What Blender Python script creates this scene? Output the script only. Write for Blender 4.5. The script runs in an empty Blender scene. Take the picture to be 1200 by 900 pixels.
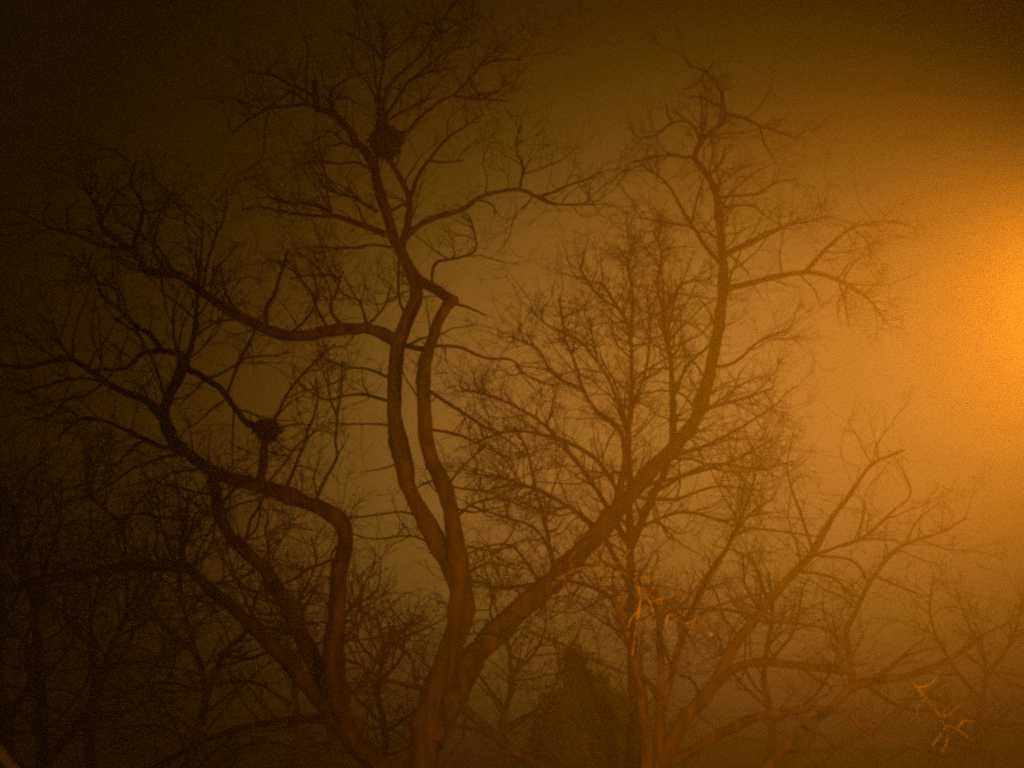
import bpy, math, random
import numpy as np
from mathutils import Vector

rng = np.random.default_rng(7)
R = math.radians
sc = bpy.context.scene
COL = sc.collection

# ------------------------------------------------------------------ camera
PITCH = R(18.0)
LENS = 52.0
F = LENS / 36.0 * 1200.0
CAM = np.array([0.0, 0.0, 1.6])
cam_d = bpy.data.cameras.new("camera")
cam_d.lens = LENS
cam_d.sensor_width = 36.0
cam_d.clip_end = 2000.0
cam_d.clip_start = 0.05
cam = bpy.data.objects.new("camera", cam_d)
cam.location = CAM
cam.rotation_euler = (R(90) + PITCH, 0, 0)
COL.objects.link(cam)
sc.camera = cam
cam_d.dof.use_dof = True
cam_d.dof.focus_distance = 17.0
cam_d.dof.aperture_fstop = 0.9
cP, sP = math.cos(PITCH), math.sin(PITCH)


def at(x, y, Y):
    """the point of the upright plane at distance Y that the photo shows at pixel x, y"""
    u, v = (x - 600.0) / F, (450.0 - y) / F
    d = np.array([u, cP - v * sP, sP + v * cP])
    return CAM + d * (Y / d[1])


def axial(P):
    q = P - CAM
    return q[..., 1] * cP + q[..., 2] * sP


# ------------------------------------------------------------------ materials
def mat(name, rough=0.85):
    m = bpy.data.materials.new(name)
    m.use_nodes = True
    nt = m.node_tree
    b = nt.nodes["Principled BSDF"]
    b.inputs["Roughness"].default_value = rough
    return m, nt, b


def noise_mat(name, c0, c1, scale, rough=0.85, stretch=(1, 1, 1), bump=0.0, detail=6.0, lo=0.35, hi=0.65):
    m, nt, b = mat(name, rough)
    tc = nt.nodes.new("ShaderNodeTexCoord")
    mp = nt.nodes.new("ShaderNodeMapping")
    mp.inputs["Scale"].default_value = stretch
    n = nt.nodes.new("ShaderNodeTexNoise")
    n.inputs["Scale"].default_value = scale
    n.inputs["Detail"].default_value = detail
    cr = nt.nodes.new("ShaderNodeValToRGB")
    cr.color_ramp.elements[0].color = (*c0, 1)
    cr.color_ramp.elements[1].color = (*c1, 1)
    cr.color_ramp.elements[0].position = lo
    cr.color_ramp.elements[1].position = hi
    L = nt.links.new
    L(tc.outputs["Object"], mp.inputs["Vector"])
    L(mp.outputs["Vector"], n.inputs["Vector"])
    L(n.outputs["Fac"], cr.inputs["Fac"])
    L(cr.outputs["Color"], b.inputs["Base Color"])
    if bump:
        bp = nt.nodes.new("ShaderNodeBump")
        bp.inputs["Strength"].default_value = bump
        bp.inputs["Distance"].default_value = 0.03
        L(n.outputs["Fac"], bp.inputs["Height"])
        L(bp.outputs["Normal"], b.inputs["Normal"])
    return m


BARK = noise_mat("bark", (0.006, 0.004, 0.003), (0.062, 0.04, 0.029), 9.0, 0.9, (1, 1, 0.22), 0.9)
TWIG = noise_mat("twig_bark", (0.012, 0.008, 0.0055), (0.034, 0.022, 0.015), 3.0, 0.8)
LIT_TWIG = noise_mat("twig_painted_lit", (0.16, 0.13, 0.09), (0.42, 0.35, 0.26), 14.0, 0.8, (1, 1, .3), .3)  # paler bark: lamplight on these limbs is put into the colour
STICK = noise_mat("nest_sticks", (0.012, 0.008, 0.006), (0.035, 0.023, 0.015), 12.0, 0.9)
NEEDLE = noise_mat("evergreen_foliage", (0.014, 0.02, 0.01), (0.035, 0.045, 0.022), 1.6, 0.7)
GROUND = noise_mat("winter_grass", (0.04, 0.05, 0.02), (0.10, 0.085, 0.05), 0.6, 0.95, bump=0.5, detail=12)
BOARD = noise_mat("painted_board", (0.62, 0.58, 0.5), (0.8, 0.77, 0.7), 5.0, 0.7, (8, 8, 1), 0.3)
WALLM = noise_mat("dark_cladding", (0.05, 0.035, 0.025), (0.09, 0.06, 0.04), 4.0, 0.85, (6, 6, 0.5), 0.4)
TILE = noise_mat("roof_felt", (0.03, 0.03, 0.03), (0.06, 0.055, 0.05), 30.0, 0.9, bump=0.4)
STEEL = noise_mat("galvanised_steel", (0.22, 0.23, 0.23), (0.36, 0.36, 0.35), 6.0, 0.45)
STEEL.node_tree.nodes["Principled BSDF"].inputs["Metallic"].default_value = 0.8


# ------------------------------------------------------------------ mesh helpers
def tag(o, label=None, cat=None, group=None, kind=None):
    for k, v in (("label", label), ("category", cat), ("group", group), ("kind", kind)):
        if v:
            o[k] = v
    return o


def link_mesh(name, V, loops, starts, totals, m, parent=None, smooth=True, origin=None):
    me = bpy.data.meshes.new(name)
    V = np.asarray(V, dtype=np.float32)
    if origin is not None:
        V = V - np.asarray(origin, dtype=np.float32)
    me.vertices.add(len(V))
    me.vertices.foreach_set("co", V.ravel())
    me.loops.add(len(loops))
    me.loops.foreach_set("vertex_index", np.asarray(loops, dtype=np.int32))
    me.polygons.add(len(starts))
    me.polygons.foreach_set("loop_start", np.asarray(starts, dtype=np.int32))
    me.polygons.foreach_set("loop_total", np.asarray(totals, dtype=np.int32))
    me.polygons.foreach_set("use_smooth", np.full(len(starts), smooth, dtype=bool))
    me.update(calc_edges=True)
    me.validate()
    me.materials.append(m)
    o = bpy.data.objects.new(name, me)
    COL.objects.link(o)
    if parent is not None:
        o.parent = parent
    elif origin is not None:
        o.location = origin
    return o


class Geo:
    """collects tubes, prisms and faces; build() links them as ONE mesh"""

    def __init__(s):
        s.V, s.Q, s.n = [], [], 0
        s.N = []                                      # n-gons

    def tubes(s, P, Rr, sides=3, lump=0.0):
        P = np.asarray(P, float)
        Rr = np.asarray(Rr, float)
        N, k, _ = P.shape
        if N == 0:
            return
        T = np.gradient(P, axis=1)
        T /= np.linalg.norm(T, axis=2, keepdims=True) + 1e-9
        mean = np.abs(P[:, -1] - P[:, 0])
        ref = np.eye(3)[np.argmin(mean, axis=1)][:, None, :]
        A = np.cross(T, ref)
        A /= np.linalg.norm(A, axis=2, keepdims=True) + 1e-9
        B = np.cross(T, A)
        ang = np.linspace(0, 2 * np.pi, sides, endpoint=False)
        ca, sa = np.cos(ang), np.sin(ang)
        rr = Rr if Rr.ndim == 3 else Rr[..., None] * np.ones(sides)
        if lump:
            rr = rr * (1 + lump * rng.normal(size=rr.shape).clip(-1.6, 1.6))
        W = P[:, :, None, :] + rr[..., None] * (A[:, :, None, :] * ca[:, None] + B[:, :, None, :] * sa[:, None])
        s.V.append(W.reshape(-1, 3))
        base = s.n + np.arange(N)[:, None, None] * (k * sides)
        i = np.arange(k - 1)[None, :, None] * sides
        j = np.arange(sides)[None, None, :]
        j2 = (j + 1) % sides
        q = np.stack(np.broadcast_arrays(base + i + j, base + i + j2, base + i + sides + j2, base + i + sides + j), axis=-1)
        s.Q.append(q.reshape(-1, 4))
        s.n += N * k * sides

    def quads(s, V, Q):
        s.V.append(np.asarray(V, float).reshape(-1, 3))
        s.Q.append(np.asarray(Q, int).reshape(-1, 4) + s.n)
        s.n += len(s.V[-1])

    def box(s, lo, hi):
        (a, b, c), (d, e, f) = lo, hi
        s.quads([(a, b, c), (d, b, c), (d, e, c), (a, e, c), (a, b, f), (d, b, f), (d, e, f), (a, e, f)],
                [(0, 3, 2, 1), (4, 5, 6, 7), (0, 1, 5, 4), (1, 2, 6, 5), (2, 3, 7, 6), (3, 0, 4, 7)])

    def prism(s, poly, off):
        """a polygon pushed along off, with both ends closed"""
        poly = np.asarray(poly, float)
        n = len(poly)
        s.V.append(np.vstack([poly, poly + np.asarray(off, float)]))
        s.Q.append(np.array([(i, (i + 1) % n, n + (i + 1) % n, n + i) for i in range(n)]) + s.n)
        s.N.append([s.n + i for i in range(n)][::-1])
        s.N.append([s.n + n + i for i in range(n)])
        s.n += 2 * n

    def build(s, name, m, parent=None, smooth=True, origin=None):
        V = np.vstack(s.V)
        Q = np.vstack(s.Q)
        loops = list(Q.ravel())
        starts = list(np.arange(len(Q)) * 4)
        tot = [4] * len(Q)
        for g in s.N:
            starts.append(len(loops))
            loops += g
            tot.append(len(g))
        return link_mesh(name, V, loops, starts, tot, m, parent, smooth, origin)


def spline(pts, n_per=4):
    """Catmull-Rom through the rows of pts"""
    p = np.asarray(pts, float)
    if len(p) < 3:
        t = np.linspace(0, 1, max(n_per, 2) + 1)[:, None]
        return p[0] * (1 - t) + p[-1] * t
    q = np.vstack([2 * p[0] - p[1], p, 2 * p[-1] - p[-2]])
    out = []
    for i in range(len(p) - 1):
        a, b, c, d = q[i:i + 4]
        for k in range(n_per):
            t = k / n_per
            out.append(0.5 * (2 * b + (c - a) * t + (2 * a - 5 * b + 4 * c - d) * t * t + (3 * b - a - 3 * c + d) * t ** 3))
    out.append(p[-1])
    return np.array(out)


def unit(v):
    return v / (np.linalg.norm(v, axis=-1, keepdims=True) + 1e-9)


def walk(pos, dirs, length, k, gnarl, up, curl=0.25):
    """many random-walk twigs at once -> (N, k, 3)"""
    N = len(pos)
    P = np.empty((N, k, 3))
    P[:, 0] = pos
    d = unit(dirs)
    step = (length / (k - 1))[:, None]
    bend = rng.normal(size=(N, 3)) * curl / k * 2
    for i in range(1, k):
        d = unit(d + rng.normal(size=(N, 3)) * gnarl + bend + np.array([0, 0, up]))
        P[:, i] = P[:, i - 1] + d * step * rng.uniform(0.75, 1.25, (N, 1))
    return P


def side_dirs(tan, lo, hi, updrift, out=None, outw=0.0):
    N = len(tan)
    r = rng.normal(size=(N, 3))
    r[:, 2] += updrift
    if out is not None:
        r += out * outw
    perp = unit(r - (r * tan).sum(1, keepdims=True) * tan)
    a = np.radians(rng.uniform(lo, hi, N))[:, None]
    return unit(tan * np.cos(a) + perp * np.sin(a))


def sample(P, Rr, cnt, t0, t1, tip=0.25):
    """child roots along every twig of a batch"""
    N, k, _ = P.shape
    idx = np.repeat(np.arange(N), cnt)
    t = rng.uniform(t0, t1, len(idx))
    tips = rng.random(len(idx)) < tip
    t[tips] = rng.uniform(0.82, 1.0, tips.sum())
    f = t * (k - 1)
    i = np.minimum(f.astype(int), k - 2)
    w = (f - i)[:, None]
    pos = P[idx, i] * (1 - w) + P[idx, i + 1] * w
    tan = unit(P[idx, i + 1] - P[idx, i])
    r = Rr[idx, i] * (1 - w[:, 0]) + Rr[idx, i + 1] * w[:, 0]
    return pos, tan, r, t


def bough(g, W, Rw):
    """a trunk or limb: thick ones get ridged bark, swellings and knots in their mesh"""
    if Rw.max() < 0.035:
        g.tubes(W[None], Rw[None], 6, 0.04)
        return
    seg = np.r_[0, np.cumsum(np.linalg.norm(np.diff(W, axis=0), axis=1))]
    n = max(len(W), int(seg[-1] / 0.035))
    u = np.linspace(0, seg[-1], n)
    P = np.column_stack([np.interp(u, seg, W[:, i]) for i in range(3)])
    for _ in range(3):
        P[1:-1] = (P[:-2] + 2 * P[1:-1] + P[2:]) / 4
    r = np.interp(u, seg, Rw)
    r = r * (1 + 0.075 * np.interp(u, np.arange(0, seg[-1] + .6, .3), rng.normal(size=len(np.arange(0, seg[-1] + .6, .3)))))
    for _ in range(int(seg[-1] * 1.3)):                        # knots and old branch collars
        c, wd = rng.uniform(0, seg[-1]), rng.uniform(.04, .12)
        r = r * (1 + rng.uniform(.04, .2) * np.exp(-((u - c) / wd) ** 2))
    S = 22
    a = np.linspace(0, 2 * np.pi, S, endpoint=False)
    ph = np.cumsum(rng.normal(size=n) * 0.10)[:, None]
    ph2 = np.cumsum(rng.normal(size=n) * 0.16)[:, None]
    m = 1 + 0.045 * np.sin(a * 7 + ph) + 0.035 * np.sin(a * 4 - ph2 * 1.3) + 0.035 * np.sin(a * 2 + ph2) + 0.025 * np.sin(a * 11 + ph2 * 2)
    m = m + rng.normal(size=(n, S)) * 0.014
    for _ in range(int(seg[-1] * 2.5)):                        # burrs on one side
        c, ca = rng.uniform(0, seg[-1]), rng.uniform(0, 2 * np.pi)
        wd = rng.uniform(.03, .09)
        m = m + rng.uniform(.08, .35) * np.exp(-((u - c) / wd) ** 2)[:, None] * np.exp(-(np.angle(np.exp(1j * (a - ca))) / .5) ** 2)
    g.tubes(P[None], (r[:, None] * m)[None], S)


class Tree:
    def __init__(s, name, label, Y, group=None, scale=0.8, dens=1.0, cat="tree", seed=1, rmin=0.0034, up=0.05, far=False, lmax=1.7):
        s.name, s.label, s.Y, s.group, s.k, s.dens, s.cat = name, label, Y, group, scale, dens, cat
        s.px = []            # traced samples: x, y, Y
        s.br = []            # part name, world points, radii, spawn density
        s.rng = random.Random(seed)
        s.rmin, s.up, s.far, s.lmax = rmin, up, far, lmax
        s.base = None

    def add(s, part, pts, r0, r1, dy=None, Y=None, dens=1.0, ground=False, wig=1.0, cap=True, dead=False):
        """a branch traced at photo pixels; its distance starts from the branch it leaves, dy metres deeper at its end"""
        p = np.array(pts, float)
        if Y is None:
            if s.px:
                q = np.vstack(s.px)
                Y = q[np.argmin(((q[:, :2] - p[0]) ** 2).sum(1)), 2]
            else:
                Y = s.Y
        seg = np.r_[0, np.cumsum(np.linalg.norm(np.diff(p, axis=0), axis=1))]
        t = seg / seg[-1]
        Lm = seg[-1] / F * Y
        if dy is None:
            dy = s.rng.uniform(-0.55, 0.55) * Lm
        Ys = Y + dy * t ** 1.2
        S = spline(np.column_stack([p, Ys]), 5)
        ss = np.r_[0, np.cumsum(np.linalg.norm(np.diff(S[:, :2], axis=0), axis=1))]
        tt = ss / ss[-1]
        s.px.append(S)
        W = np.array([at(*q) for q in S])
        rp = r0 + (r1 - r0) * tt ** 0.85
        Rw = rp * axial(W) / F
        wob = rng.normal(size=W.shape) * 0.14 * np.minimum(Rw, 0.05)[:, None] * wig
        wob[0] = 0
        W = W + wob
        vis0 = 0
        if ground:
            b = W[0]
            lean = (W[0] - W[3]) if len(W) > 3 else np.zeros(3)
            lean = lean / (abs(lean[2]) + 1e-6)
            lean[2] = 0
            nz = 7
            ex = []
            for i in range(nz):
                f = i / nz                               # from the ground up to the first traced point
                z = b[2] * f - 0.12 * (1 - f)
                h = b[2] - z
                ex.append([b[0] + lean[0] * h * 0.35, b[1] + lean[1] * h * 0.35, z])
            fl = np.array([Rw[0] * (1.12 + 0.75 * math.exp(-(i / nz) * 6)) for i in range(nz)])
            W = np.vstack([ex, W])
            Rw = np.r_[fl, Rw]
            vis0 = nz
            s.base = np.array([W[0][0], W[0][1], 0.0])
        if cap:
            T = unit(W[-1] - W[-2])
            W = np.vstack([W, W[-1] + T * Rw[-1] * 0.6])
            Rw = np.r_[Rw, Rw[-1] * 0.15]
        s.br.append((part, W, Rw, dens, vis0, dead))
        return s

    def build(s):
        e = bpy.data.objects.new(s.name, None)
        COL.objects.link(e)
        base = s.base
        e.location = base
        tag(e, s.label, s.cat, s.group)
        groups = {}
        for part, W, Rw, dens, v0, dead in s.br:
            if part == "trunk":
                groups.setdefault("trunk", []).append((W, Rw, False))
            else:
                groups.setdefault((part, len(groups)), []).append((W, Rw, dead))
        for key, lst in groups.items():
            g = Geo()
            nm = key if isinstance(key, str) else key[0]
            for W, Rw, _ in lst:
                bough(g, W, Rw)
            po = g.build(nm, LIT_TWIG if lst[0][2] else BARK if lst[0][1][0] > 0.03 else TWIG, e, True, base)
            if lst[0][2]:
                po["label"] = "thin low limb with lamplight painted into its pale colour"
        # twigs
        cen = np.mean(np.vstack([b[1] for b in s.br if b[0] != "trunk"] or [s.br[0][1]]), axis=0)
        pos, tan, rad = [], [], []
        for part, W, Rw, dens, v0, dead in s.br:
            W, Rw = W[v0:], Rw[v0:]
            seg = np.r_[0, np.cumsum(np.linalg.norm(np.diff(W, axis=0), axis=1))]
            n = rng.poisson(seg[-1] * 4.9 * dens * s.dens / s.k)
            if n == 0:
                continue
            u = rng.random(n)
            u = np.where(rng.random(n) < 0.35, 1 - 0.35 * u, 0.1 + 0.9 * u) * seg[-1]
            i = np.clip(np.searchsorted(seg, u) - 1, 0, len(seg) - 2)
            w = ((u - seg[i]) / (seg[i + 1] - seg[i] + 1e-9))[:, None]
            pos.append(W[i] * (1 - w) + W[i + 1] * w)
            tan.append(unit(W[i + 1] - W[i]))
            rad.append(Rw[i])
        pos, tan, rad = np.vstack(pos), np.vstack(tan), np.concatenate(rad)
        N = len(pos)
        out = unit(pos - cen)
        L1 = rng.gamma(3.2, 0.27, N).clip(0.25, s.lmax) * s.k
        L1 = L1 * (0.5 + 0.5 * np.minimum(1, rad / 0.035))
        r1 = np.minimum(rad * 0.5, L1 * 0.011 + 0.003)
        d1 = side_dirs(tan, 28, 80, 0.35, out, 0.7)
        K1 = 10
        P1 = walk(pos, d1, L1, K1, 0.17, s.up * 0.5, 0.12)
        R1 = r1[:, None] * (1 - 0.75 * np.linspace(0, 1, K1)) + s.rmin * 0.3
        g = Geo()
        g.tubes(P1, np.maximum(R1, s.rmin * 0.8), 4)
        m2 = rng.poisson(L1 / s.k * 5.5 + 0.8)
        p2, t2, q2, u2 = sample(P1, R1, m2, 0.15, 1.0)
        L2 = rng.gamma(3.0, 0.125, len(p2)).clip(0.1, 0.95) * s.k * (1.15 - 0.5 * u2)
        K2 = 6
        P2 = walk(p2, side_dirs(t2, 25, 70, 0.2), L2, K2, 0.27, s.up * .6, 0.15)
        R2 = np.minimum(q2 * 0.65, L2 * 0.008 + 0.002)[:, None] * (1 - 0.6 * np.linspace(0, 1, K2))
        R2 = np.maximum(R2, s.rmin * 0.7)
        g.tubes(P2, R2, 3)
        m3 = rng.poisson(L2 / s.k * (5.0 if s.far else 6.5) + 0.5)
        p3, t3, q3, u3 = sample(P2, R2, m3, 0.2, 1.0)
        L3 = rng.gamma(2.6, 0.075, len(p3)).clip(0.05, 0.5) * s.k
        K3 = 4
        P3 = walk(p3, side_dirs(t3, 20, 65, 0.2), L3, K3, 0.22, s.up, 0.4)
        R3 = np.full((len(p3), K3), s.rmin * 0.62)
        R3[:, -1] *= 0.6
        g.tubes(P3, R3, 3)
        g.build("crown", TWIG, e, True, base)
        return e


# ================================================================== the trees
# ---- the big tree in the middle: two stems side by side and a long limb leaning right
T = Tree("bare_tree", "tallest bare tree in the middle, twin crooked stems and a nest near its top", 15.0,
         "old bare trees in the fog", seed=3, dens=1.1)
T.add("trunk", [(496, 900), (500, 847), (510, 807), (527, 767), (540, 722), (540, 691), (527, 660), (504, 620), (483, 580), (471, 536),
                (464, 500), (462, 463), (464, 430), (466, 403), (473, 387), (481, 367), (488, 347), (485, 325), (470, 297), (460, 277), (453, 250),
                (445, 225), (440, 205), (436, 190), (426, 175), (415, 165), (413, 157), (405, 147), (390, 133), (373, 128)], 17.5, 3.2, dy=0.8, ground=True, dens=0.55)
T.add("trunk", [(543, 700), (537, 655), (531, 611), (520, 567), (505, 536), (498, 500), (497, 463), (497, 430), (505, 403), (513, 380), (523, 360), (534, 350)],
      12, 5.5, dy=-1.0, dens=0.6)
T.add("trunk", [(505, 872), (519, 845), (535, 811), (551, 775), (575, 749), (611, 713), (642, 687), (672, 655), (704, 620), (737, 583), (766, 549), (795, 518), (815, 490),
                (828, 450), (837, 410), (843, 377), (847, 343), (847, 310), (845, 277), (843, 250), (840, 230), (830, 207), (817, 190), (815, 177), (827, 160),
                (847, 143), (848, 127), (843, 103), (827, 85), (807, 77)], 16, 1.4, dy=5.2, dens=0.85)
C = T.add
# long limb to the left and what it carries
C("limb", [(462, 398), (443, 388), (423, 384), (393, 387), (360, 393), (333, 393), (307, 383), (277, 370), (247, 350), (230, 337), (213, 323), (193, 318), (170, 318),
           (163, 303), (153, 293)], 7.5, 3.6, dy=-1.6)
C("limb", [(312, 382), (312, 363), (323, 340), (338, 293)], 3, 1.6, dens=0.4)
C("limb", [(193, 318), (180, 293), (183, 270), (190, 255)], 2.5, 1.2)
C("limb", [(154, 294), (163, 267), (168, 243), (160, 227), (153, 213), (160, 187)], 3.6, 1.2, dy=-.3)
C("limb", [(168, 248), (187, 247), (200, 231)], 2, 1.4, dens=0.5)
C("limb", [(153, 292), (133, 277), (120, 267), (117, 247), (105, 230), (90, 207)], 4, 1.3, dy=.5)
C("limb", [(105, 230), (112, 217), (115, 205)], 2, 1)
C("limb", [(148, 291), (117, 287), (90, 275), (60, 267), (40, 257), (20, 245)], 3, 1, dy=-.9)
C("limb", [(54, 265), (51, 250), (60, 237)], 1.6, 1, dens=0.5)
C("limb", [(80, 272), (79, 247), (91, 235)], 1.8, 1.2, dens=0.4)
C("limb", [(237, 340), (247, 293), (262, 257), (266, 233)], 2.4, 1)
C("limb", [(231, 338), (236, 293), (238, 258)], 2.2, 1)
C("limb", [(403, 385), (387, 363), (393, 347), (398, 330), (402, 318)], 2.8, 1.4)
C("limb", [(398, 328), (385, 322), (360, 323), (340, 327)], 1.8, 1)
C("limb", [(431, 384), (422, 353)], 2.5, 1.2, dens=0.6)
C("limb", [(428, 384), (450, 360), (458, 335)], 2, 1)
C("limb", [(340, 392), (362, 370), (372, 345), (368, 320)], 2, 1)
C("limb", [(285, 373), (265, 345), (258, 310)], 2.2, 1)
# the nest fork and the top
C("limb", [(372, 130), (370, 112), (369, 95)], 4, 3.4, dens=0.1)
C("limb", [(374, 129), (360, 123), (333, 125), (317, 127), (300, 135), (287, 143), (272, 157)], 2.8, 1.3, dy=-.6)
C("limb", [(372, 120), (363, 110), (347, 102), (320, 89), (300, 86), (287, 80)], 2.2, 1, dy=.5)
C("limb", [(362, 122), (343, 108), (330, 115), (315, 125), (300, 135)], 1.8, .9)
C("limb", [(388, 132), (388, 110), (397, 98), (417, 89), (433, 85)], 2.2, 1)
C("limb", [(390, 132), (393, 116), (405, 114), (420, 122)], 1.8, .9)
C("limb", [(418, 173), (403, 167), (393, 157), (377, 152)], 2.2, 1)
C("limb", [(440, 200), (443, 170), (443, 143), (445, 100), (450, 78), (448, 60), (453, 30)], 3.6, 1.1, dy=.5)
C("limb", [(450, 74), (437, 55), (423, 47), (407, 39)], 1.8, .9)
C("limb", [(449, 64), (463, 53), (490, 42)], 1.5, .8)
C("limb", [(443, 165), (447, 133), (457, 100), (477, 80), (497, 60), (510, 33), (517, 23), (537, 0), (550, -15)], 3.2, 1, dy=-.6)
C("limb", [(511, 30), (490, 25), (477, 18)], 1.4, .8)
C("limb", [(502, 51), (523, 35), (543, 25), (557, 17)], 1.6, .8)
C("limb", [(444, 160), (452, 138), (467, 113), (480, 95), (503, 77), (523, 60), (550, 55)], 2.6, .9, dy=.7)
C("limb", [(480, 95), (503, 85), (537, 78)], 1.6, .8)
C("limb", [(445, 158), (453, 143), (477, 128), (510, 113)], 2, .9)
C("limb", [(444, 178), (465, 160), (477, 153), (497, 133), (517, 118), (533, 110), (550, 93), (563, 77), (583, 55)], 3.2, 1, dy=-.5)
C("limb", [(564, 77), (583, 70), (611, 70)], 1.5, .9)
C("limb", [(533, 112), (550, 115), (597, 119)], 1.7, .8)
C("limb", [(552, 92), (556, 105), (575, 118)], 1.3, .8)
C("limb", [(470, 290), (478, 262), (480, 235), (472, 214), (460, 193), (452, 180)], 5, 2.6, dy=.1)
C("limb", [(480, 234), (490, 207), (503, 187), (523, 163), (545, 148), (567, 133)], 2.8, .9, dy=.6)
C("limb", [(503, 188), (520, 190), (543, 188)], 1.8, .9)
C("limb", [(480, 236), (457, 247)], 2, 2, dy=0, dens=0.2)
C("limb", [(474, 280), (482, 271), (503, 257), (543, 245), (560, 232), (583, 225), (610, 222), (630, 231), (650, 239), (698, 240)], 4, 1.1, dy=-.8)
C("limb", [(633, 232), (667, 217), (700, 207)], 1.8, .9)
C("limb", [(608, 223), (613, 197), (605, 173), (610, 147)], 1.9, .9)
C("limb", [(560, 234), (577, 240), (580, 252)], 1.4, .9)
C("limb", [(450, 274), (420, 262), (393, 253), (377, 243), (357, 238), (333, 237), (313, 230)], 4, 1.3, dy=.8)
C("limb", [(394, 254), (360, 252), (330, 248), (300, 242), (283, 247)], 2, .9)
C("limb", [(442, 248), (417, 233), (397, 227), (373, 218)], 2.4, 1)
C("limb", [(436, 198), (415, 190), (395, 192), (365, 183)], 2, .9)
C("limb", [(458, 290), (440, 287), (415, 290), (385, 293)], 1.8, .8)
C("limb", [(488, 325), (503, 335), (515, 342), (529, 353)], 6, 6, dy=-1, dens=0.3)
C("limb", [(506, 337), (507, 317), (513, 307), (537, 302), (557, 293), (555, 270), (550, 253)], 2.4, .9)
C("limb", [(528, 354), (548, 360), (570, 370)], 2, 1)
C("limb", [(468, 300), (467, 327), (468, 350), (474, 368)], 1.8, 1.6, dens=.3)
C("limb", [(470, 402), (485, 407), (499, 409)], 3, 3.5, dy=-.8, dens=.2)
# thin side branches lower on the stems
C("limb", [(461, 445), (433, 433), (407, 430), (380, 423)], 2, .9)
C("limb", [(461, 472), (430, 463), (407, 463), (380, 468), (350, 450)], 2.2, .9)
C("limb", [(460, 498), (430, 497), (403, 497), (385, 495)], 1.6, .8)
C("limb", [(500, 405), (537, 407), (570, 420), (600, 422), (617, 440), (650, 453)], 2.4, 1)
C("limb", [(502, 458), (537, 480), (563, 497), (597, 517), (617, 537)], 2.4, 1)
C("limb", [(500, 502), (537, 510), (567, 523), (597, 537)], 2, .9)
C("limb", [(522, 570), (545, 545), (570, 520)], 2, .9)
C("limb", [(530, 612), (555, 590), (590, 585), (625, 600)], 2, .9)
C("limb", [(527, 570), (570, 575), (610, 560)], 1.6, .8)
C("limb", [(495, 606), (470, 600), (430, 605), (395, 607)], 1.8, .8)
C("limb", [(515, 640), (480, 628), (440, 632), (410, 625)], 1.6, .8)
C("limb", [(497, 807), (456, 798), (429, 784), (402, 771)], 3.2, 1.2)
C("limb", [(487, 803), (482, 771), (464, 753), (460, 736)], 2.4, 1)
C("limb", [(535, 822), (576, 858), (611, 885), (650, 905)], 6, 4, dy=.8)
C("limb", [(543, 745), (575, 740), (605, 748)], 2, .9)
C("limb", [(547, 670), (575, 660), (610, 668)], 1.8, .8)
C("limb", [(547, 640), (580, 645), (620, 630)], 1.8, .8)
# what the leaning limb carries
C("limb", [(650, 672), (640, 620), (630, 580), (617, 527), (603, 500)], 3.4, 1, dy=.8)
C("limb", [(721, 598), (732, 544), (737, 500), (742, 470)], 4.5, 2.4, dy=.7)
C("limb", [(636, 690), (603, 642), (570, 640), (545, 651)], 2.2, .8, dy=.5)
C("limb", [(655, 670), (630, 622), (594, 607), (550, 593)], 2.4, .9)
C("limb", [(700, 622), (660, 590), (620, 570), (575, 572)], 2.4, .9)
C("limb", [(750, 570), (810, 555), (860, 540), (905, 515)], 3, 1)
C("limb", [(780, 535), (820, 525), (870, 500), (915, 470)], 3, 1)
C("limb", [(820, 480), (860, 470), (905, 455)], 2.6, 1)
C("limb", [(740, 582), (790, 585), (840, 570), (890, 575)], 2.6, 1)
C("limb", [(835, 430), (860, 425), (890, 400), (925, 385)], 2.4, .9)
C("limb", [(848, 340), (887, 330), (917, 322), (947, 319), (977, 326), (1000, 338), (1020, 353), (1040, 380)], 4.2, 1.2, dy=.4)
C("limb", [(942, 320), (967, 293), (993, 270), (1017, 262), (1043, 260), (1073, 267)], 3, 1)
C("limb", [(983, 330), (990, 355), (995, 385)], 1.5, .8)
C("limb", [(1000, 268), (1018, 285), (1020, 305)], 1.3, .8)
C("limb", [(848, 301), (887, 282), (917, 267), (940, 257)], 2.4, .9)
C("limb", [(846, 310), (828, 290), (813, 267), (800, 247), (787, 223), (773, 207), (750, 193)], 3, 1)
C("limb", [(807, 265), (777, 260), (747, 255)], 1.8, .8)
C("limb", [(810, 264), (817, 233), (823, 213)], 1.8, .8)
C("limb", [(848, 133), (870, 138), (890, 147), (913, 155), (937, 163)], 2.6, .9)
C("limb", [(889, 146), (897, 170), (910, 193)], 1.5, .8)
C("limb", [(819, 172), (821, 158), (823, 133), (820, 110)], 2.6, 1.3)
C("limb", [(820, 162), (810, 145), (790, 143), (770, 157), (750, 163)], 2, .8)
C("limb", [(790, 144), (783, 135), (781, 122)], 1.5, .9, dens=.5)
C("limb", [(816, 186), (790, 182), (773, 183), (743, 190)], 2.2, .9)
C("limb", [(842, 231), (887, 227), (910, 213), (933, 210)], 2, .8)
C("limb", [(844, 244), (880, 240), (893, 250), (913, 263)], 2, .8)
C("limb", [(846, 298), (877, 283), (913, 267), (977, 253)], 1.8, .8)
C("limb", [(828, 84), (832, 80), (837, 72)], 1.4, .9, dens=.4)
C("limb", [(832, 205), (845, 190), (850, 170)], 2, .8)
C("limb", [(828, 83), (815, 100), (800, 105)], 1.2, .8)
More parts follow.
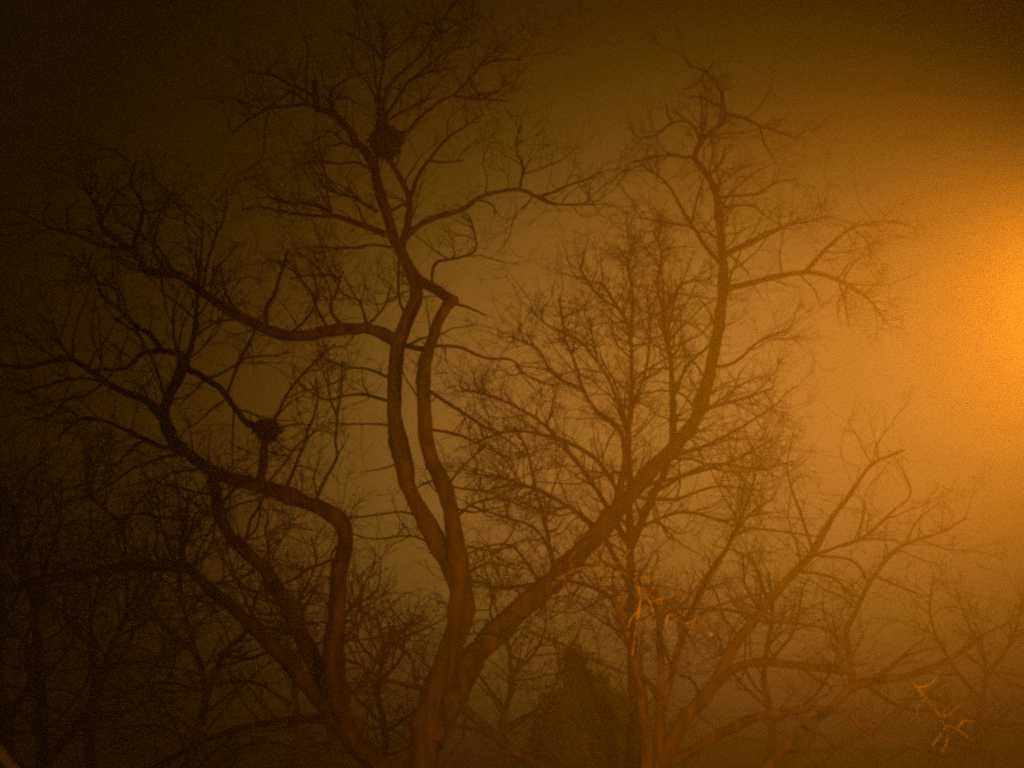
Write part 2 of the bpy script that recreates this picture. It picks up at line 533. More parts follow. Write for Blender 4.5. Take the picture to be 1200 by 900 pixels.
# low branch reaching forward, lamplight on it painted in as paler bark
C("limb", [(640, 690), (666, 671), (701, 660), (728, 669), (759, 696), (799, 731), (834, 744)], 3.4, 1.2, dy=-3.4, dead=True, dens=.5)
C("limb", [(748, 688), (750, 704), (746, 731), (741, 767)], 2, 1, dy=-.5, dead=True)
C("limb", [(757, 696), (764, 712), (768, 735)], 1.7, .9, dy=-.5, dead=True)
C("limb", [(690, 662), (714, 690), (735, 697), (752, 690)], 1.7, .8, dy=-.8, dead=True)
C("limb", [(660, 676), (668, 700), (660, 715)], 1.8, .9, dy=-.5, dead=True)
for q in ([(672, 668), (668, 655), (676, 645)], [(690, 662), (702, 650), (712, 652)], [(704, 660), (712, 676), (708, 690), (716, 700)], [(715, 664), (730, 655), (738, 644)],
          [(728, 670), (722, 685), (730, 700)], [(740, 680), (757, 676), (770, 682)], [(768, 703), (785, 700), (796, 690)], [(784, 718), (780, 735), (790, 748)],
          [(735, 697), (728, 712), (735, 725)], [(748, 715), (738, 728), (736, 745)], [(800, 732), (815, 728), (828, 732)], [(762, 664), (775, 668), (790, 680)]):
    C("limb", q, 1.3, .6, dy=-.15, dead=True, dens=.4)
C("limb", [(621, 740), (666, 758), (701, 776), (737, 791)], 2.2, 1, Y=15.6)
central = T.build()

# ---- the left tree, leaning out of the frame
T = Tree("bare_tree", "bare tree leaning left with elbowed dark stems and a small nest on an upright spur", 14.0,
         "old bare trees in the fog", seed=5, dens=1.25)
C = T.add
C("trunk", [(447, 900), (424, 878), (404, 852), (393, 815), (391, 767), (396, 700), (400, 660), (406, 633), (398, 610), (380, 598), (353, 587), (327, 577), (300, 569), (267, 560),
            (249, 553), (222, 533), (203, 517), (192, 490), (199, 463), (212, 437), (218, 420)], 13.5, 5.5, dy=-1.2, ground=True, dens=.7)
C("trunk", [(404, 854), (387, 825), (369, 778), (347, 731), (329, 696), (311, 669), (289, 647), (267, 624), (256, 598), (250, 558)], 11, 6, dy=1.2, dens=.7)
C("trunk", [(402, 858), (367, 811), (340, 780), (300, 740), (284, 722), (249, 691), (217, 662)], 9, 6, dy=-.8, dens=.6)
C("limb", [(218, 662), (187, 664), (151, 664), (111, 671), (76, 676), (40, 682), (10, 690)], 7, 4.2, dy=-.9)
C("limb", [(213, 660), (213, 635), (218, 611), (222, 580)], 4.5, 2.2, dy=.4, dens=1.6)
C("limb", [(304, 569), (309, 536), (311, 512)], 5, 4.5, dy=.1, dens=.1)
C("limb", [(368, 590), (382, 560), (395, 535), (393, 517), (395, 490), (387, 467), (383, 430)], 2.5, 1, dy=.5, dens=.6)
C("limb", [(395, 490), (400, 457), (401, 423)], 1.5, 1, dens=.5)
C("limb", [(217, 424), (227, 397), (230, 367), (232, 347), (234, 323)], 4, 1.6, dy=.4)
C("limb", [(215, 416), (187, 411), (167, 414), (150, 430), (133, 433), (110, 433)], 4.4, 1.4, dy=-.7)
C("limb", [(167, 413), (166, 397), (150, 383), (127, 370)], 2.2, 1)
C("limb", [(188, 409), (177, 393), (157, 380), (140, 363), (120, 347), (113, 327), (100, 313), (85, 300)], 3.4, 1.1, dy=.9)
C("limb", [(140, 363), (137, 343), (123, 327)], 2, 1)
C("limb", [(102, 315), (108, 298), (116, 290)], 1.8, .8)
C("limb", [(191, 492), (173, 470), (147, 460), (127, 450), (110, 437), (83, 420), (60, 423), (33, 430), (-5, 427)], 5, 1.6, dy=-.8)
C("limb", [(82, 419), (67, 397), (63, 380)], 2, .9)
C("limb", [(128, 450), (95, 443), (60, 450), (20, 462)], 2.2, .9)
C("limb", [(120, 450), (95, 465), (65, 470), (30, 478)], 2, .9)
C("limb", [(205, 525), (187, 523), (167, 513), (147, 503), (117, 492), (93, 492), (67, 513)], 3.6, 1.4, dy=.7)
C("limb", [(93, 492), (80, 480), (50, 475)], 1.8, .9)
C("limb", [(219, 431), (247, 447), (263, 460), (277, 480), (290, 497), (302, 502)], 3.8, 3.2, dy=-.1, dens=.7)
C("limb", [(266, 460), (280, 427), (293, 400), (303, 383)], 2, 1, dy=.5)
C("limb", [(318, 500), (340, 457), (363, 430), (393, 403)], 2.1, 1, dy=.6)
C("limb", [(274, 478), (273, 510), (272, 545)], 1.3, .9, dens=.4)
C("limb", [(215, 430), (205, 400), (203, 370), (210, 340)], 2.2, 1)
C("limb", [(228, 395), (250, 380), (275, 375)], 1.6, .8)
C("limb", [(320, 503), (345, 497), (365, 498)], 1.5, .8)
C("limb", [(238, 447), (225, 460), (210, 475)], 1.5, .8)
C("limb", [(385, 844), (344, 843), (300, 849), (249, 864), (213, 882), (180, 900)], 5, 3, dy=.6)
C("limb", [(395, 640), (388, 650), (390, 665)], 1.6, 1.2, dens=.3)
C("limb", [(280, 640), (300, 620), (305, 595)], 2, .9)
C("limb", [(340, 715), (310, 720), (285, 705)], 2.2, .9)
C("limb", [(265, 560), (270, 585), (262, 610)], 2, .9)
left = T.build()

# ---- the right tree
T = Tree("bare_tree", "low spreading bare tree at lower right with many arching stems, nearest the lamp", 14.5,
         "old bare trees in the fog", seed=11, dens=.75)
C = T.add
C("trunk", [(778, 910), (782, 885), (803, 842), (834, 807), (861, 758), (888, 722), (928, 673), (950, 651), (969, 616), (996, 580), (1022, 544), (1062, 527)],
  9.8, 1.1, dy=.9, ground=True)
C("trunk", [(772, 905), (774, 833), (774, 776), (772, 722), (768, 690)], 8.5, 2.8, dy=.5)
C("trunk", [(760, 910), (755, 833), (746, 784), (734, 740), (719, 704)], 8, 3.5, dy=-.6)
C("trunk", [(776, 830), (794, 767), (812, 713), (834, 669), (857, 633), (879, 580), (885, 555)], 5.4, 1.3, dy=1.2)
C("limb", [(832, 808), (861, 784), (892, 776), (933, 780), (996, 787)], 5.8, 3.8, dy=-.8)
C("limb", [(790, 893), (844, 860), (889, 840), (933, 833), (969, 831), (996, 838), (1022, 860), (1067, 873), (1111, 887)], 6.2, 2.4, dy=-1.2)
C("limb", [(870, 925), (898, 900), (933, 862), (969, 833), (996, 807), (998, 784), (991, 740), (1000, 722), (1022, 678), (1053, 642), (1102, 624), (1133, 607)], 6.8, 1.1, dy=1, Y=14.2)
C("limb", [(997, 806), (1027, 796), (1062, 793), (1102, 778), (1129, 762), (1156, 742), (1182, 731)], 5.6, 1.5, dy=-1.2)
C("limb", [(1129, 765), (1156, 784), (1200, 807), (1230, 815)], 2, 1)
C("limb", [(1012, 803), (1049, 776), (1076, 753)], 2.2, 1)
C("limb", [(1066, 795), (1089, 824), (1107, 851), (1093, 873)], 2, 1, dy=-1.4, dens=.8, dead=True)  # lamplit look comes from the paler bark colour here too
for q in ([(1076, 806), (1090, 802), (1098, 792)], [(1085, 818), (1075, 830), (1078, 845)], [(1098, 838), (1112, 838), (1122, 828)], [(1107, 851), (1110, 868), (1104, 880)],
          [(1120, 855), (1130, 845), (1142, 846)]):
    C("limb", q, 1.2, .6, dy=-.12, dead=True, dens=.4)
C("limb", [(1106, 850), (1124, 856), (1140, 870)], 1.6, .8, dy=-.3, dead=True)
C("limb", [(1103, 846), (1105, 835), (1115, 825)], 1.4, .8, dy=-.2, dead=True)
C("limb", [(934, 669), (978, 678), (1004, 709)], 2, .9)
C("limb", [(889, 727), (933, 731), (964, 736), (987, 749)], 2.2, .9)
C("limb", [(955, 650), (1009, 633), (1050, 632)], 2.2, .9)
C("limb", [(1018, 683), (996, 656), (933, 651)], 2, .9)
C("limb", [(985, 640), (1013, 629), (1045, 600), (1067, 580), (1058, 553)], 2.2, .9, Y=15.2)
C("limb", [(818, 720), (844, 709), (889, 696), (907, 696)], 2.2, .9)
C("limb", [(800, 755), (807, 731), (827, 687), (858, 633), (880, 602), (907, 584)], 3, 1)
C("limb", [(862, 627), (889, 620), (960, 629)], 2, .9)
C("limb", [(1025, 675), (1060, 690), (1090, 700)], 2, .9)
C("limb", [(1060, 640), (1075, 610), (1100, 590)], 1.6, .8)
C("limb", [(1030, 795), (1060, 770), (1110, 755)], 2, .9)
C("limb", [(930, 835), (960, 860), (1000, 885)], 3, 1.6)
C("limb", [(890, 840), (930, 870), (960, 900)], 3, 1.6)
C("limb", [(746, 785), (760, 800), (772, 820)], 3, 3.5, dens=.2)
C("limb", [(895, 776), (905, 750), (925, 735)], 1.8, .9)
C("limb", [(1010, 800), (1060, 830), (1120, 835), (1180, 850)], 2.4, 1)
right = T.build()

# ---- the pale tree behind the leaning limb
T = Tree("bare_tree", "hazy bare tree of upright thin stems behind the leaning limb, veiled orange", 20.5,
         "bare trees further back", seed=17, dens=2.3, rmin=.0036, far=True)
C = T.add
C("trunk", [(745, 905), (742, 800), (739, 700), (738, 607), (737, 517), (739, 477), (740, 433), (737, 383), (723, 360), (707, 333)], 7.5, 1.6, dy=.4, ground=True)
C("trunk", [(739, 640), (765, 580), (786, 530), (788, 467), (785, 417), (778, 383), (777, 363)], 5.5, 2.4, dy=1)
C("limb", [(777, 365), (800, 333), (833, 328)], 2.2, .9)
C("limb", [(777, 365), (770, 335), (775, 300), (765, 270)], 2.2, .9)
C("limb", [(738, 400), (742, 350), (735, 310), (745, 275)], 2.4, .9)
C("limb", [(722, 360), (700, 345), (680, 315)], 2, .9)
C("limb", [(738, 560), (727, 507), (697, 480), (683, 455), (673, 423), (663, 400), (655, 350)], 3.2, 1)
C("limb", [(684, 456), (650, 440), (630, 410), (600, 395)], 2, .9)
C("limb", [(738, 640), (690, 560), (640, 500), (590, 470), (540, 455)], 3.6, 1, dy=-1)
C("limb", [(738, 600), (700, 540), (655, 515), (600, 505), (555, 520)], 3, 1, dy=-1)
C("limb", [(739, 690), (700, 620), (650, 585), (590, 560), (545, 555)], 3.2, 1, dy=-1.5)
C("limb", [(740, 720), (700, 690), (650, 680), (590, 690), (560, 680)], 3, 1, dy=-.5)
C("limb", [(738, 520), (720, 460), (700, 420), (690, 370)], 2.4, .9)
C("limb", [(787, 470), (805, 430), (825, 410), (850, 380)], 2.4, .9)
C("limb", [(787, 520), (830, 480), (870, 450), (900, 440)], 2.4, .9)
C("limb", [(770, 575), (830, 545), (890, 550), (930, 540)], 2.4, .9)
C("limb", [(745, 620), (800, 600), (850, 610), (900, 600)], 2.4, .9)
C("limb", [(739, 480), (755, 440), (762, 390), (758, 350)], 2.2, .9)
C("limb", [(700, 425), (680, 400), (640, 380), (620, 360)], 1.8, .9)
T.build()

# ---- trees further back, along the bottom
BG = "bare trees further back"
T = Tree("bare_tree", "dark bare tree at the left edge with a forked trunk, behind the leaning tree", 16.6, BG, seed=21, dens=1.9, rmin=.0044, far=True)
C = T.add
C("trunk", [(52, 905), (48, 784), (36, 691), (27, 665), (18, 611), (10, 575)], 8, 2, dy=.5, ground=True)
C("trunk", [(58, 890), (111, 820), (120, 784), (147, 722), (160, 696)], 6, 2, dy=-.5)
C("limb", [(40, 715), (55, 660), (70, 610), (72, 560)], 3, 1)
C("limb", [(160, 696), (175, 670), (200, 650)], 2, 1)
C("limb", [(150, 718), (147, 660), (142, 616), (102, 576), (107, 536)], 2.4, 1)
C("limb", [(142, 616), (165, 585), (190, 570)], 1.8, .9)
C("limb", [(48, 780), (10, 730), (-20, 690)], 3, 1)
C("limb", [(47, 800), (80, 760), (90, 720), (85, 690)], 3, 1)
C("limb", [(30, 670), (0, 620), (-10, 580)], 2.4, 1)
C("limb", [(50, 860), (10, 820), (-20, 780)], 3, 1)
C("limb", [(27, 650), (45, 610), (40, 560)], 2, 1)
T.build()

T = Tree("bare_tree", "bare tree forking from the bottom edge below the leaning tree's elbow", 17.2, BG, seed=23, dens=2.0, rmin=.0044, far=True)
C = T.add
C("trunk", [(215, 905), (225, 880), (242, 820), (262, 767), (289, 740), (300, 700)], 6, 1.6, dy=.4, ground=True)
C("trunk", [(238, 850), (240, 802), (222, 740), (213, 700), (211, 660), (230, 600)], 4.5, 1.6, dy=.4)
C("limb", [(228, 760), (190, 730), (170, 690), (175, 650)], 2.4, 1)
C("limb", [(240, 810), (190, 800), (150, 810), (120, 800)], 2.4, 1)
C("limb", [(262, 768), (300, 770), (335, 740), (350, 700)], 2.4, 1)
C("limb", [(212, 680), (190, 620), (185, 580)], 2, 1)
C("limb", [(225, 620), (250, 590), (245, 555)], 2, 1)
C("limb", [(230, 870), (180, 850), (130, 855)], 2.4, 1)
C("limb", [(298, 705), (315, 660), (310, 620)], 2, 1)
C("limb", [(215, 720), (260, 680), (290, 660)], 2, 1)
T.build()

T = Tree("bare_tree", "slim bare tree between the leaning tree and the tall middle tree, low in the fog", 17.8, BG, seed=27, dens=2.0, rmin=.0046, far=True)
C = T.add
C("trunk", [(345, 905), (350, 860), (345, 800), (355, 740), (350, 690)], 5, 1.6, dy=.4, ground=True)
C("limb", [(348, 830), (300, 800), (260, 800)], 2.4, 1)
C("limb", [(350, 850), (400, 820), (440, 780), (450, 740)], 2.6, 1)
C("limb", [(352, 770), (390, 740), (420, 700), (425, 670)], 2.4, 1)
C("limb", [(350, 750), (320, 720), (310, 680)], 2, 1)
C("limb", [(348, 880), (400, 865), (450, 850)], 2.4, 1)
C("limb", [(347, 875), (300, 870), (260, 890)], 2.4, 1)
C("limb", [(352, 700), (370, 660), (365, 630)], 2, 1)
T.build()

T = Tree("bare_tree", "twiggy bare tree low behind the big trunk, left of the dark evergreen", 17.6, BG, seed=29, dens=2.0, rmin=.0046, far=True)
C = T.add
C("trunk", [(585, 905), (588, 850), (600, 800), (595, 750)], 5, 1.6, dy=.4, ground=True)
C("limb", [(590, 830), (560, 790), (540, 770)], 2.4, 1)
C("limb", [(588, 860), (630, 830), (655, 790), (650, 750)], 2.6, 1)
C("limb", [(600, 790), (630, 760), (640, 720), (625, 690)], 2.2, 1)
C("limb", [(596, 760), (575, 720), (580, 690)], 2, 1)
C("limb", [(587, 870), (540, 850), (500, 860), (470, 840)], 2.4, 1)
C("limb", [(587, 885), (640, 880), (690, 860)], 2.4, 1)
T.build()

T = Tree("bare_tree", "faint bare tree low at the right edge under the lamp glow", 17.5, BG, seed=31, dens=.9, rmin=.0044, far=True)
C = T.add
C("trunk", [(1150, 905), (1145, 850), (1155, 800), (1150, 745)], 4.2, 1.4, dy=.4, ground=True)
C("limb", [(1148, 820), (1110, 770), (1090, 720), (1095, 670)], 2.6, 1)
C("limb", [(1150, 800), (1185, 750), (1200, 700)], 2.6, 1)
C("limb", [(1147, 850), (1100, 820), (1050, 820)], 2.4, 1)
C("limb", [(1152, 770), (1130, 720), (1120, 690)], 1.8, .9)
C("limb", [(1147, 860), (1190, 830), (1220, 820)], 2.4, 1)
C("limb", [(1147, 880), (1090, 870), (1040, 890)], 2.4, 1)
T.build()

T = Tree("bare_tree", "faint bare tree behind the low spreading tree, right of the evergreen", 18.5, BG, seed=37, dens=1.1, rmin=.0046, far=True)
C = T.add
C("trunk", [(900, 905), (905, 850), (895, 790), (905, 720), (900, 670)], 5, 1.4, dy=.4, ground=True)
C("limb", [(900, 830), (860, 790), (840, 740)], 2.4, 1)
C("limb", [(902, 850), (950, 820), (980, 770), (975, 720)], 2.4, 1)
C("limb", [(897, 780), (930, 740), (940, 690)], 2.2, 1)
C("limb", [(902, 730), (875, 690), (870, 650)], 2, 1)
C("limb", [(902, 870), (850, 860), (810, 830)], 2.4, 1)
C("limb", [(903, 880), (960, 880), (1020, 860)], 2.4, 1)
T.build()

T = Tree("bare_tree", "dark many-stemmed bare tree crowding the lower left edge by the shed", 15.6, BG, seed=41, dens=1.9, rmin=.0044, far=True)
C = T.add
C("trunk", [(5, 905), (8, 850), (-4, 790), (2, 720), (-6, 650), (0, 590), (-10, 545)], 9, 1.8, dy=.4, ground=True)
C("limb", [(7, 850), (35, 800), (30, 750), (50, 700), (46, 640)], 4, 1)
C("limb", [(2, 730), (30, 680), (38, 630), (60, 590)], 2.8, 1)
C("limb", [(0, 640), (22, 600), (30, 560), (50, 540)], 2.2, 1)
C("limb", [(10, 860), (60, 850), (100, 800), (105, 760)], 3, 1)
C("limb", [(32, 760), (70, 740), (95, 700)], 2, 1)
C("limb", [(-4, 780), (-30, 720), (-40, 650)], 3, 1)
T.build()

T = Tree("bare_tree", "bare tree with a dark trunk low on the left, under the long horizontal limb", 18.0, BG, seed=43, dens=1.9, rmin=.0044, far=True)
C = T.add
C("trunk", [(108, 905), (104, 850), (112, 790), (106, 730), (118, 680), (112, 630)], 6.5, 1.4, dy=.4, ground=True)
C("limb", [(110, 800), (150, 760), (160, 710), (190, 680)], 2.8, 1)
C("limb", [(107, 760), (75, 720), (80, 670), (60, 640)], 2.6, 1)
C("limb", [(104, 860), (60, 830), (30, 840)], 2.4, 1)
C("limb", [(106, 840), (160, 830), (200, 790), (205, 740)], 2.8, 1)
C("limb", [(116, 690), (145, 650), (140, 610)], 2, 1)
T.build()

T = Tree("bare_tree", "bare tree with crossing twigs in the gap left of the big middle trunk", 18.6, BG, seed=47, dens=1.9, rmin=.0046, far=True)
C = T.add
C("trunk", [(448, 905), (452, 860), (442, 810), (450, 760), (440, 720)], 4.5, 1.4, dy=.4, ground=True)
C("limb", [(450, 850), (420, 820), (400, 790)], 2.4, 1)
C("limb", [(449, 860), (490, 830), (510, 800)], 2.4, 1)
C("limb", [(445, 800), (470, 770), (475, 730)], 2.2, 1)
C("limb", [(447, 780), (420, 750), (425, 715)], 2, 1)
C("limb", [(450, 880), (400, 880), (350, 860)], 2.4, 1)
T.build()

# ================================================================== evergreen
def evergreen():
    Y = 16.8
    b = at(690, 900, Y)
    base = np.array([b[0], Y, 0.0])
    e = bpy.data.objects.new("evergreen_tree", None)
    COL.objects.link(e)
    e.location = base
    tag(e, "dense dark evergreen with a pointed top and a lower second peak beside the trunks", "tree")
    ax = axial(b) / F
    # leaders: pixel tip, half width of each at the bottom of the frame, sideways foot, depth
    leaders = [((674, 780), 682, 24, 0.0), ((699, 810), 702, 24, 0.3), ((652, 832), 664, 19, -0.4), ((722, 836), 716, 21, -0.2),
               ((640, 862), 652, 17, 0.2), ((744, 858), 738, 17, 0.4), ((690, 825), 690, 27, 0.9)]
    t = Geo()
    tr = [base + [0, 0, -0.1], base + [0.03, 0, 1.4], base + [-0.05, 0.02, 3.0], at(676, 790, Y)]
    t.tubes(spline(tr, 5)[None], np.linspace(.17, .03, 16)[None], 8, .05)
    t.build("trunk", BARK, e, True, base)
    g = Geo()
    allV, n = [], 0
    for (tx, ty), fx, hw, dY in leaders:
        tip = at(tx, ty, Y + dY)
        foot = np.array([at(fx, 900, Y + dY)[0], Y + dY, 0.25])
        H = tip[2] - foot[2]
        w = hw * ax * 1.15
        cnt = 1500
        f = rng.random(cnt) ** 1.15                                   # 0 foot, 1 tip
        rad = w * (np.minimum(1, (1 - f) * 1.55 + 0.03) ** 0.8) * (0.75 + 0.25 * np.sin(f * 23 + tx))
        a = rng.uniform(0, 2 * np.pi, cnt)
        q = np.sqrt(rng.uniform(0.25, 1.0, cnt))
        c = foot + (tip - foot) * f[:, None]
        c = c + np.column_stack([np.cos(a) * rad * q, np.sin(a) * rad * q, rng.normal(size=cnt) * .04])
        d = unit(np.column_stack([np.cos(a) * .55, np.sin(a) * .55, rng.uniform(.5, 1.3, cnt)]) + rng.normal(size=(cnt, 3)) * .28)
        L = rng.uniform(.10, .26, cnt)
        # each spray: a curved stalk with side shoots
        S = walk(c, d, L, 4, .12, .12)
        g.tubes(S, np.linspace(.016, .004, 4)[None] * np.ones((cnt, 1)), 3)
        p, tn, _, _ = sample(S, np.full((cnt, 4), .01), np.full(cnt, 4), .1, 1)
        g.tubes(walk(p, side_dirs(tn, 25, 60, .2), rng.uniform(.05, .13, len(p)), 3, .1, .05), np.array([.013, .012, .003])[None] * np.ones((len(p), 1)), 3)
    g.build("crown", NEEDLE, e, True, base)


evergreen()


# ================================================================== nests
def nest(px, py, Yd, rx, ry, label, n):
    c = at(px, py, Yd)
    k = axial(c) / F
    a, h = rx * k, ry * k
    g = Geo()
    u = unit(rng.normal(size=(n, 3)))
    q = rng.uniform(.3, 1, n)[:, None] ** .5
    lob = np.array([(0, 0, -.1), (.35, .1, .2), (-.3, -.15, .05), (.05, .1, -.45), (-.1, 0, .35)])[rng.integers(0, 5, n)]
    pos = (u * q * .58 + lob) * np.array([a, a, h])
    dr = unit(np.cross(u, [0, 0, 1]) + rng.normal(size=(n, 3)) * .55)
    L = rng.uniform(.45, 1.0, n) * a
    g.tubes(walk(pos - dr * L[:, None] / 2, dr, L, 4, .12, 0), np.linspace(.011, .005, 4)[None] * np.ones((n, 1)), 4)
    w = rng.integers(0, n, n // 14)                                    # loose sticks that stand out
    d2 = unit(u[w] * 1.0 + rng.normal(size=(len(w), 3)) * .5)
    g.tubes(walk(pos[w], d2, rng.uniform(.3, .8, len(w)) * a, 4, .1, 0), np.linspace(.008, .003, 4)[None] * np.ones((len(w), 1)), 3)
    o = g.build("bird_nest", STICK, None, True, None)
    o.location = c
    return tag(o, label, "nest", "stick nests in the bare trees")


def depth_near(tree_Y):
    return tree_Y


nest(452, 167, 15.55, 20, 19, "large round stick nest high in the top fork of the tallest tree", 700)
nest(313, 504, 13.2, 18, 10, "small ragged stick nest on the upright spur of the leaning tree", 420)

# ================================================================== shed at the lower left corner
def shed():
    D = 9.0
    az = math.atan2(10 - 600, F)                                      # the gable faces the camera, its ridge runs straight away from it
    h, r = np.array([math.sin(az), math.cos(az), 0]), np.array([math.cos(az), -math.sin(az), 0])

    def local(x, y):
        d = at(x, y, 10.0) - CAM
        p = CAM + d * (D / (d @ h))
        return p @ r, p[2]

    (ua, za), (ub, zb) = local(0, 872), local(22, 900)
    s = (za - zb) / (ub - ua)
    ez = 1.95
    eu = ub + (zb - ez) / s                                           # eave tip
    hwr = 1.45
    ru, rz = eu - hwr, ez + hwr * s
    Lr = 3.0
    base = r * ru + h * (D + .12)
    e = bpy.data.objects.new("garden_shed", None)
    COL.objects.link(e)
    e.location = base
    e.rotation_euler = (0, 0, -az)
    tag(e, "wooden garden shed with a steep gable, its pale roof edge crossing the lower left corner", "shed")
    dx, dz = math.cos(math.atan(s)), -math.sin(math.atan(s))
    Lk = hwr / dx
    O = np.zeros(3)
    g = Geo()
    hw = hwr - .18
    wz = rz - hw * s - .06
    g.prism([(-hw, 0, 0), (hw, 0, 0), (hw, 0, wz), (0, 0, rz - .08), (-hw, 0, wz)], (0, Lr, 0))
    g.build("wall", WALLM, e, False, O)
    g = Geo()
    for sg in (1, -1):
        q = np.array([(0, 0, 0), (sg * Lk * dx, 0, Lk * dz), (sg * (Lk * dx - dz * .03), 0, Lk * dz + dx * .03), (0, 0, .03 / dx)]) + [0, -.17, rz]
        g.prism(q, (0, Lr + .3, 0))
    g.build("roof", TILE, e, False, O)
    dp = .055
    for sg in (1, -1):
        L2 = Lk - .02
        q = np.array([(0, 0, -.004), (sg * (L2 * dx), 0, L2 * dz - .004), (sg * (L2 * dx + dz * dp), 0, L2 * dz - dx * dp), (0, 0, -dp / dx)]) + [0, -.165, rz]
        g = Geo()
        g.prism(q, (0, .03, 0))
        g.build("barge_board", BOARD, e, False, O)
    g = Geo()
    g.box((-.45, -.035, .02), (.45, -.003, 1.85))
    d = g.build("door", BOARD, e, False, O)
    g = Geo()
    g.tubes(np.array([[(.36, -.04, .95), (.36, -.06, .97), (.36, -.06, 1.08), (.36, -.04, 1.1)]]), np.full((1, 4), .011), 6)
    g.build("handle", STEEL, d, True, O)


shed()

# ================================================================== street lamp just past the right edge
LP = at(1430, 290, 4.2)


def street_lamp():
    hx, hy, hz = LP
    px = hx + .62
    base = np.array([px, hy, 0.0])
    e = bpy.data.objects.new("street_lamp", None)
    COL.objects.link(e)
    e.location = base
    tag(e, "lit sodium lamp on a slim steel post just past the right edge", "street lamp")
    g = Geo()
    h = hz + .05
    z = np.linspace(-.1, h, 9)
    g.tubes(np.column_stack([np.full(9, px), np.full(9, hy), z])[None], np.linspace(.055, .038, 9)[None], 12)
    g.build("pole", STEEL, e, True, base)
    g = Geo()
    g.tubes(spline([(px, hy, h - .1), (px - .06, hy, h + .1), (px - .25, hy, h + .17), (hx + .14, hy, hz + .17)], 5)[None], np.full((1, 16), .018), 8)
    g.build("arm", STEEL, e, True, base)
    g = Geo()
    prof = [(.17, .015), (.15, .045), (.06, .075), (-.06, .08), (-.14, .055), (-.17, .02)]
    P = np.array([[(hx + a, hy, hz + .17) for a, _ in prof]])
    g.tubes(P, np.array([[r for _, r in prof]]), 14)
    hd = g.build("lamp_head", STEEL, e, True, base)
    m, nt, b = mat("sodium_lens", .2)
    b.inputs["Base Color"].default_value = (.8, .6, .3, 1)
    b.inputs["Emission Color"].default_value = (1, .29, .01, 1)
    b.inputs["Emission Strength"].default_value = 900
    g = Geo()
    g.tubes(np.array([[(hx, hy, hz + .12), (hx, hy, hz + .09), (hx, hy, hz + .06), (hx, hy, hz + .045)]]), np.array([[.068, .066, .05, .003]]), 14)
    g.build("lens", m, hd, True, base)
    ld = bpy.data.lights.new("lamp_light", "SPOT")
    ld.color = (1.0, .285, .006)
    ld.energy = 8500
    ld.spot_size = R(66)
    ld.spot_blend = 1.0
    ld.shadow_soft_size = .06
    lo = bpy.data.objects.new("lamp_light", ld)
    COL.objects.link(lo)
    lo.parent = e
    pos = Vector((hx - .03, hy, hz - .04))
    lo.location = pos - Vector(base)
    tgt = Vector(at(975, 500, 10.0))
    lo.rotation_euler = (tgt - pos).to_track_quat("-Z", "Y").to_euler()


street_lamp()

# ================================================================== ground and fog
g = Geo()
n = 60
xs = np.linspace(-150, 150, n)
ys = np.linspace(-60, 240, n)
X, Yg = np.meshgrid(xs, ys)
Z = .05 * np.sin(X * .31 + Yg * .17) * np.cos(Yg * .23) - .05
ii = np.arange((n - 1) * n).reshape(n - 1, n)[:, :-1].ravel()
g.quads(np.column_stack([X.ravel(), Yg.ravel(), Z.ravel()]), np.column_stack([ii, ii + 1, ii + n + 1, ii + n]))
tag(g.build("ground", GROUND), kind="structure")

g = Geo()
g.box((-151, -61, -1.3), (151, 241, 14.5))
m = bpy.data.materials.new("fog")
m.use_nodes = True
nt = m.node_tree
nt.nodes.remove(nt.nodes["Principled BSDF"])
pv = nt.nodes.new("ShaderNodeVolumePrincipled")
pv.inputs["Color"].default_value = (.93, .93, .93, 1)
pv.inputs["Density"].default_value = 0.021
pv.inputs["Anisotropy"].default_value = .05
nt.links.new(pv.outputs["Volume"], nt.nodes["Material Output"].inputs["Volume"])
tag(g.build("haze", m, None, False), kind="stuff")

# ================================================================== night sky: the town's glow in low cloud
w = bpy.data.worlds.new("World")
sc.world = w
w.use_nodes = True
nt = w.node_tree
L = nt.links.new
bg = nt.nodes["Background"]
tc = nt.nodes.new("ShaderNodeTexCoord")
dot = nt.nodes.new("ShaderNodeVectorMath")
dot.operation = "DOT_PRODUCT"
gd = at(765, 670, 10.0) - CAM
gd = gd / np.linalg.norm(gd)
dot.inputs[1].default_value = tuple(gd)
cr = nt.nodes.new("ShaderNodeValToRGB")
els = cr.color_ramp.elements
ramp = [(0.0000, (0.0002, 8e-05, 0)), (0.2000, (0.0015, 0.0006, 0)), (0.3333, (0.005, 0.0022, 0)), (0.4333, (0.016, 0.0072, 0)), (0.5444, (0.044, 0.02, 0)), (0.6444, (0.13, 0.061, 0.005)), (0.7333, (0.34, 0.158, 0.023)), (0.8222, (0.52, 0.235, 0.038)), (0.9333, (0.62, 0.275, 0.045)), (1.0000, (0.64, 0.28, 0.045))]
els[0].position, els[0].color = ramp[0][0], (*ramp[0][1], 1)
els[1].position, els[1].color = ramp[-1][0], (*ramp[-1][1], 1)
for p, c in ramp[1:-1]:
    x = els.new(p)
    x.color = (*c, 1)
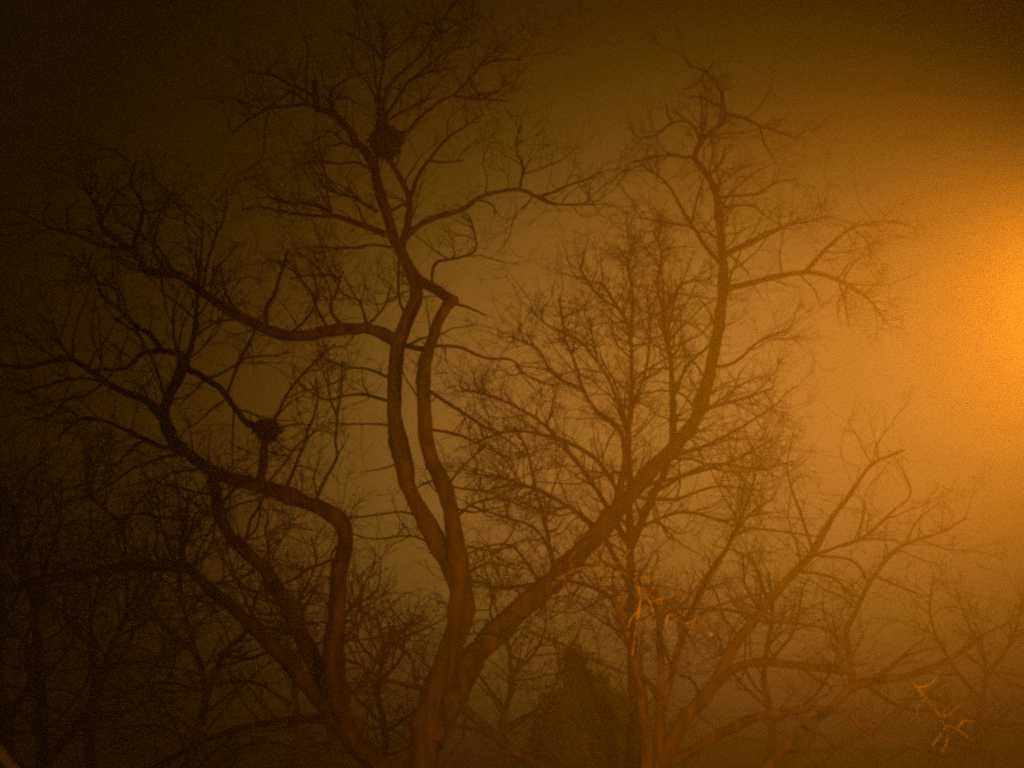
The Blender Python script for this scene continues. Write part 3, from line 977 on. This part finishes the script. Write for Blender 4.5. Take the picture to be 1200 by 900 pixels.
cr.color_ramp.interpolation = "B_SPLINE"
L(tc.outputs["Generated"], dot.inputs[0])
ac = nt.nodes.new("ShaderNodeMath")
ac.operation = "ARCCOSINE"
mr = nt.nodes.new("ShaderNodeMapRange")                       # 45 degrees away -> 0, straight at the glow -> 1
mr.inputs["From Min"].default_value = R(45)
mr.inputs["From Max"].default_value = 0
L(dot.outputs["Value"], ac.inputs[0])
L(ac.outputs[0], mr.inputs["Value"])
L(mr.outputs["Result"], cr.inputs["Fac"])
g2 = nt.nodes.new("ShaderNodeVectorMath")                       # a second, paler patch of glow to the right, over the road
g2.operation = "DOT_PRODUCT"
gd = at(1090, 480, 10.0) - CAM
g2.inputs[1].default_value = tuple(gd / np.linalg.norm(gd))
a2 = nt.nodes.new("ShaderNodeMath")
a2.operation = "ARCCOSINE"
m2 = nt.nodes.new("ShaderNodeMapRange")
m2.interpolation_type = "SMOOTHERSTEP"
m2.inputs["From Min"].default_value = R(14.5)
m2.inputs["From Max"].default_value = 0
mx = nt.nodes.new("ShaderNodeMix")
mx.data_type = "RGBA"
mx.blend_type = "ADD"
mx.clamp_result = False
mx.inputs[7].default_value = (0.08, 0.0352, 0.0152, 1)
L(tc.outputs["Generated"], g2.inputs[0])
L(g2.outputs["Value"], a2.inputs[0])
L(a2.outputs[0], m2.inputs["Value"])
L(m2.outputs["Result"], mx.inputs[0])
L(cr.outputs["Color"], mx.inputs[6])
L(mx.outputs[2], bg.inputs["Color"])
bg.inputs["Strength"].default_value = 1.0

# ================================================================== render settings
vs = sc.view_settings
sc.display_settings.display_device = "sRGB"
vs.view_transform = "Standard"
vs.look = "None"
vs.exposure = 0.0
vs.gamma = 1.0
vs.use_curve_mapping = False
cy = sc.cycles
cy.max_bounces = 6
cy.diffuse_bounces = 2
cy.glossy_bounces = 1
cy.transmission_bounces = 1
cy.volume_bounces = 2
cy.use_denoising = False
cy.sample_clamp_direct = 2.5
cy.sample_clamp_indirect = 1.0
cy.filter_width = 2.6
